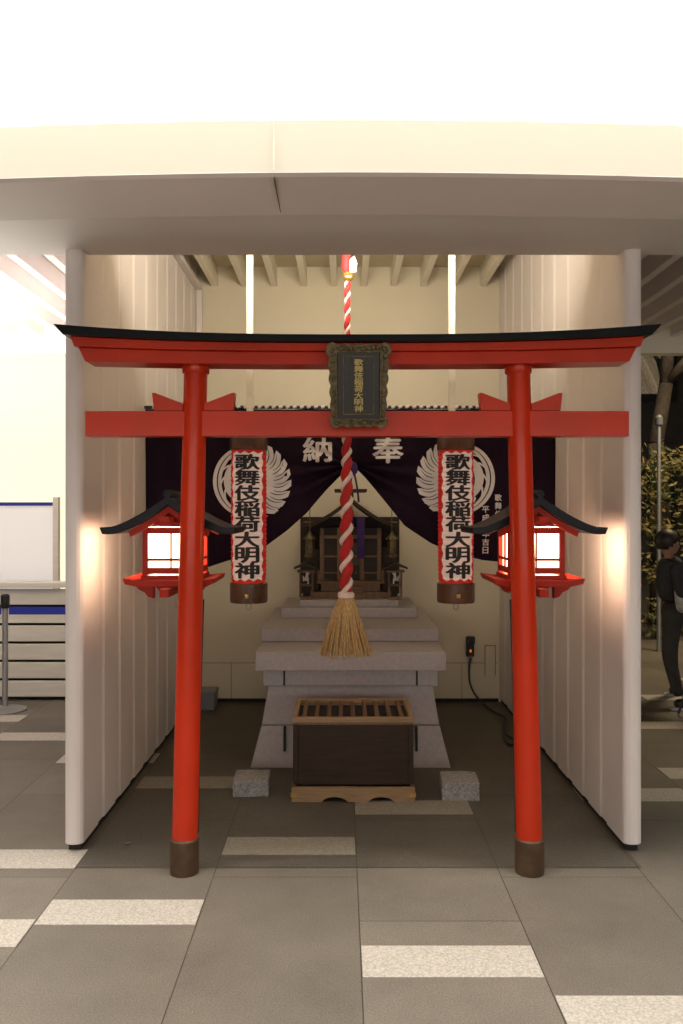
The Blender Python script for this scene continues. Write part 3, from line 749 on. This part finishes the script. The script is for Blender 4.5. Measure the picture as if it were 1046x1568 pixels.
def gblock(x0, x1, ya, yb, h, rot):
    bm = bmesh.new(); addbox(bm, -(x1-x0)/2, (x1-x0)/2, -(yb-ya)/2, (yb-ya)/2, 0, h)
    bmesh.ops.subdivide_edges(bm, edges=bm.edges[:], cuts=3, use_grid_fill=True)
    for v in bm.verts:
        v.co += Vector((random.uniform(-1,1), random.uniform(-1,1), random.uniform(-1,1) if v.co.z > .01 else 0))*.0022
    o = mk('granite_block', bm, 'granite', bevel=.004); o.location = ((x0+x1)/2, (ya+yb)/2, 0.001); o.rotation_euler[2] = rot; return o
gblock(-.595, -.40, 4.49, 4.70, .085, .03)
gblock(.545, .745, 4.43, 4.64, .095, -.05)

ox = X(720, 6.7)
group('outdoor_socket', [boxes('cover', [(ox-.03,ox+.03,6.68,6.741,Z(1005,6.7),Z(976,6.7))], 'blk', .006), boxes('hood', [(ox-.034,ox+.034,6.66,6.70,Z(985,6.7),Z(974,6.7))], 'blk', .006),
    boxes('lamp', [(ox-.006,ox+.006,6.676,6.679,Z(998,6.7),Z(994,6.7))], mat('led',(.8,.1,.02),.4,emit=(1,.15,.02),estr=1))])
tube('power_cable', [(ox,6.67,Z(1006,6.7)),(ox-.02,6.66,.30),(ox-.01,6.62,.12),(ox+.1,6.4,.02),(ox+.2,6.2,.010),(1.2,6.0,.009),(1.13,5.75,.009),(1.19,5.5,.009),(1.08,5.45,.009),(1.16,5.9,.02),(1.21,6.2,.009)], .008, 'blk')
cxx = X(757, 6.72)
group('access_hatch', [boxes('frame', [(cxx-.075,cxx-.071,6.734,6.741,.22,.46),(cxx+.010,cxx+.014,6.734,6.741,.22,.46),(cxx-.075,cxx+.014,6.733,6.741,.461,.465)], 'woodsl'), boxes('door', [(cxx-.070,cxx+.009,6.736,6.742,.222,.459)], 'back')])
jx = X(320, 6.55)
group('ground_junction_box', [boxes('housing', [(jx-.065,jx+.06,6.45,6.62,.001,.13)], mat('grey_plastic', (.22,.23,.25), .5), .006), boxes('lid', [(jx-.07,jx+.065,6.445,6.625,.131,.15)], mat('grey_plastic_lid', (.26,.27,.29), .5), .004)])
lf = bmesh.new(); c0 = (X(195,3.85), 3.85, .008)
vs = [lf.verts.new((c0[0]+a*.02, c0[1]+b*.02, c0[2]+h)) for a, b, h in ((-1,0,.002),(-.3,.5,0),(.5,.4,.004),(1,-.1,.006),(.2,-.5,0),(-.5,-.4,.003))]
lf.faces.new(vs); mk('fallen_leaf', lf, mat('dry_leaf', (.25,.16,.05), .7))

# ---------------------------------------------------------------- right side street
group('street_building', [boxes('facade', [(2, 30, 20, 21, 0, 14)], 'night'),
    boxes('floor_bands', [(2,30,19.94,19.998,z,z+.25) for z in (3.2,6.4,9.6)], M['night']),
    boxes('lit_windows', [(x,x+1.3,19.95,19.99,z,z+1.2) for x,z in ((5.0,1.0),(8.4,1.2),(11,4.4),(6.6,4.4),(14,1.1))], mat('lit_window',(.6,.45,.3),.4,emit=(1,.75,.45),estr=.6)),
    boxes('dark_windows', [(x,x+1.3,19.95,19.99,z,z+1.6) for x in (3.2,6.8,9.9,12.6) for z in (1.0,4.2,7.4)], 'blk')])
def tree(x, y, h, r, seed):
    random.seed(seed); bm = bmesh.new()
    pts = [Vector((x,y,0))]
    for i in range(1, 8): pts.append(Vector((x+random.uniform(-.05,.05)*i*.6, y+random.uniform(-.05,.05)*i*.6, h*i/7)))
    for i in range(7): addcyl(bm, pts[i], pts[i+1], r*(1-.1*i), r*(1-.1*(i+1)), n=12)
    tips = []
    for i in range(4, 8):
        for k in range(3):
            a = random.uniform(0, 6.28); L = random.uniform(.7, 1.4); e_ = pts[i]+Vector((math.cos(a)*L, math.sin(a)*L, L*.5))
            m_ = (pts[i]+e_)/2+Vector((0,0,.1)); addcyl(bm, pts[i], m_, r*.4, r*.25, n=7); addcyl(bm, m_, e_, r*.25, r*.08, n=7); tips += [m_, e_]
    t = mk('trunk_and_limbs', bm, 'bark', smooth=True)
    return t, tips
def leaves(name, centers, spread, n, size, seed, m='leaf'):
    random.seed(seed); bm = bmesh.new()
    for i in range(n):
        c = random.choice(centers); d = Vector([random.gauss(0, 1) for _ in range(3)]); d = d.normalized()*abs(random.gauss(0,.6))
        p = Vector(c)+Vector((d.x*spread[0], d.y*spread[1], d.z*spread[2]))
        if p.z < .02: p.z = random.uniform(.02, .2)
        a = Vector([random.gauss(0,1) for _ in range(3)]).normalized(); b_ = a.orthogonal().normalized(); s = size*random.uniform(.6,1.3)
        bm.faces.new([bm.verts.new(p+a*s), bm.verts.new(p+b_*s*.45), bm.verts.new(p-a*s), bm.verts.new(p-b_*s*.45)])
    return mk(name, bm, m)
t, tips = tree(X(1012,11.3), 11.3, 5.8, .15, 4)
group('street_tree', [t, leaves('crown', [p+Vector((0,0,.6)) for p in tips], (.6,.6,.45), 5000, .05, 5)])
group('shrub', [leaves('leaf_mass', [(3.9+.45*i, 10.2+random.uniform(-.3,.3), .35+.47*j+random.uniform(-.15,.15)) for i in range(-2,9) for j in range(5)], (.33,.35,.28), 15000, .045, 6),
    cyls('stems', [((3.9+.45*i,10.2,0),(3.95+.45*i,10.25,1.6),.03,.012) for i in range(-2,9)], 'bark', 8)])
lxp = X(1009, 9.2)
group('street_lamp', [cyls('pole', [((lxp,9.2,0),(lxp,9.2,2.50),.026,.022)], 'grey', 16), lathe('lamp_head', [(.025,2.5),(.042,2.52),(.042,2.60),(.02,2.63)], lxp, 9.2, mat('lamp_glass',(.12,.12,.12),.3))])

# ---------------------------------------------------------------- person leaning over a tripod
def person():
    bx, by = 2.70, 6.75
    P = []
    pel = (bx+.02, by, .78)
    V = [pel, (bx-.03,by-.09,.74),(bx-.10,by-.17,.44),(bx-.05,by-.27,.10), (bx+.04,by+.10,.74),(bx+.05,by+.16,.43),(bx+.12,by+.26,.10),(bx+.0,by,.9)]
    E = [(0,1),(1,2),(2,3),(0,4),(4,5),(5,6),(0,7)]
    P.append(skin_obj('trousers', V, E, [(.13,.12),.095,.065,.05,.095,.065,.05,(.13,.11)], 'trouser'))
    V = [(bx,by,.86),(bx-.01,by-.01,1.02),(bx-.02,by-.02,1.20),(bx-.035,by-.03,1.27),
         (bx-.02,by-.19,1.19),(bx-.03,by-.24,.97),(bx+.12,by-.34,.93),
         (bx-.01,by+.16,1.19),(bx-.02,by+.22,.97),(bx+.13,by+.08,.95)]
    E = [(0,1),(1,2),(2,3),(2,4),(4,5),(5,6),(2,7),(7,8),(8,9)]
    P.append(skin_obj('jacket', V, E, [(.13,.12),(.135,.12),(.145,.115),.06,.066,.050,.036,.066,.050,.036], 'jacket'))
    P.append(skin_obj('shirt_bag', [(bx+.02,by-.22,.80),(bx+.0,by-.23,.98),(bx-.01,by-.19,1.12)], [(0,1),(1,2)], [(.08,.06),(.09,.06),(.05,.03)], 'bag'))
    hx, hy, hz = bx-.045, by-.035, 1.38
    V = [(bx-.035,by-.03,1.25),(bx-.04,by-.033,1.29),(hx,hy,hz-.03),(hx,hy,hz+.04),(hx+.070,hy,hz-.06),(hx+.096,hy,hz-.01),(hx-.02,hy-.075,hz-.01),(hx-.02,hy+.075,hz-.01)]
    E = [(0,1),(1,2),(2,3),(2,4),(2,5),(2,6),(2,7)]
    P.append(skin_obj('head', V, E, [.045,.045,.080,.082,.030,.014,.014,.014], 'skin'))
    bm = bmesh.new(); bmesh.ops.create_uvsphere(bm, u_segments=24, v_segments=16, radius=.102, matrix=Matrix.Translation((hx-.018,hy,hz+.035))@Matrix.Diagonal((1,.9,1.02,1)))
    bmesh.ops.delete(bm, geom=[v for v in bm.verts if v.co.x > hx+.03 and v.co.z < hz+.06 or v.co.z < hz-.04], context='VERTS')
    P.append(mk('hair', bm, 'hair', smooth=True))
    bm = bmesh.new()
    for s in (-1,1): bmesh.ops.create_uvsphere(bm, u_segments=8, v_segments=6, radius=.009, matrix=Matrix.Translation((hx+.08,hy+s*.03,hz+.01)))
    P.append(mk('eyes', bm, 'ink', smooth=True))
    for s, (ax, ay, az) in ((-1,(bx+.12,by-.34,.93)),(1,(bx+.13,by+.08,.95))):
        V = [(ax,ay,az),(ax+.05,ay,az+.005),(ax+.09,ay,az+.005)]; E = [(0,1),(1,2)]; R = [.024,(.028,.02),(.028,.018)]
        for f in range(4):
            k = len(V); yy = ay+(f-1.5)*.017; L = (.032,.038,.036,.028)[f]
            V += [(ax+.10,yy,az+.002),(ax+.10+L,yy,az-.010),(ax+.10+L*1.4,yy,az-.033)]; E += [(2,k),(k,k+1),(k+1,k+2)]; R += [.009,.008,.007]
        k = len(V); V += [(ax+.05,ay-s*.03,az+.0),(ax+.085,ay-s*.042,az-.012)]; E += [(1,k),(k,k+1)]; R += [.010,.008]
        P.append(skin_obj('hand', V, E, R, 'skin', 1))
    for fx, fy in ((bx-.05,by-.27),(bx+.12,by+.26)):
        P.append(skin_obj('shoe', [(fx-.05,fy,.045),(fx+.03,fy,.05),(fx+.11,fy-.03,.035),(fx+.15,fy-.04,.03)], [(0,1),(1,2),(2,3)], [(.045,.04),(.046,.045),(.046,.032),(.036,.024)], 'blk', 2))
        P.append(boxes('sole', [(fx-.085,fx+.18,fy-.06,fy+.035,.0,.018)], 'bag', .006))
    g = group('photographer', P, (bx, by, 0)); g.scale = (.93, .93, .93); return g
person()
tx = 2.90; ty = 6.35
group('camera_tripod', [cyls('legs', [((tx+.02*math.cos(a),ty+.02*math.sin(a),.86),(tx+.34*math.cos(a),ty+.34*math.sin(a),.01),.014,.009) for a in (.9,3.3,5.0)], 'blk', 10),
    cyls('column', [((tx,ty,.78),(tx,ty,.97),.014,.014)], 'blk', 12), cyls('spider', [((tx,ty,.84),(tx,ty,.90),.035,.035)], 'blk', 16),
    boxes('camera_body', [(tx-.035,tx+.035,ty-.07,ty+.07,.97,1.06),(tx-.03,tx+.03,ty-.028,ty+.03,1.06,1.085)], 'blk', .008), cyls('lens', [((tx+.03,ty,1.015),(tx+.12,ty,1.015),.035,.038)], 'blk', 20)])

# ---------------------------------------------------------------- lighting
def area(name, loc, rot, sx_, sy_, e, col):
    l = bpy.data.lights.new(name, 'AREA'); l.shape = 'RECTANGLE'; l.size = sx_; l.size_y = sy_; l.energy = e; l.color = col
    o = bpy.data.objects.new(name, l); sc.collection.objects.link(o); o.location = loc; o.rotation_euler = rot; return o
area('ceiling_downlight', (0, 2.3, 5.15), (0,0,0), 7, .3, 290, (1,.95,.86))
area('cove_light', (0.05, 4.15, 2.85), (math.radians(135),0,0), 1.1, .25, 34, (1,.90,.70))
area('side_ceiling_uplight', (-3.2, 5.4, 2.2), (math.radians(180),0,0), 2.5, 1.5, 110, (1,.95,.88))
area('street_light_glow', (4.3, 8.0, 4.5), (math.radians(25),0,0), 1, 1, 170, (1,.80,.5))

w = bpy.data.worlds.new('World'); sc.world = w; w.use_nodes = True
nt = w.node_tree; bg = nt.nodes['Background']; sky = nt.nodes.new('ShaderNodeTexSky'); sky.sky_type = 'NISHITA'; sky.sun_disc = False
sky.sun_elevation = math.radians(-4); sky.sun_rotation = math.radians(200)
nt.links.new(sky.outputs['Color'], bg.inputs['Color']); bg.inputs['Strength'].default_value = .05

cam = bpy.data.cameras.new('Camera'); co = bpy.data.objects.new('Camera', cam); sc.collection.objects.link(co); sc.camera = co
co.location = (0, 0, EYE); co.rotation_euler = (math.radians(90), 0, 0)
cam.sensor_fit = 'VERTICAL'; cam.sensor_height = 36; cam.lens = 36*F/1568; cam.clip_end = 300
sc.view_settings.view_transform = 'Standard'
try: sc.view_settings.look = 'None'
except Exception: pass
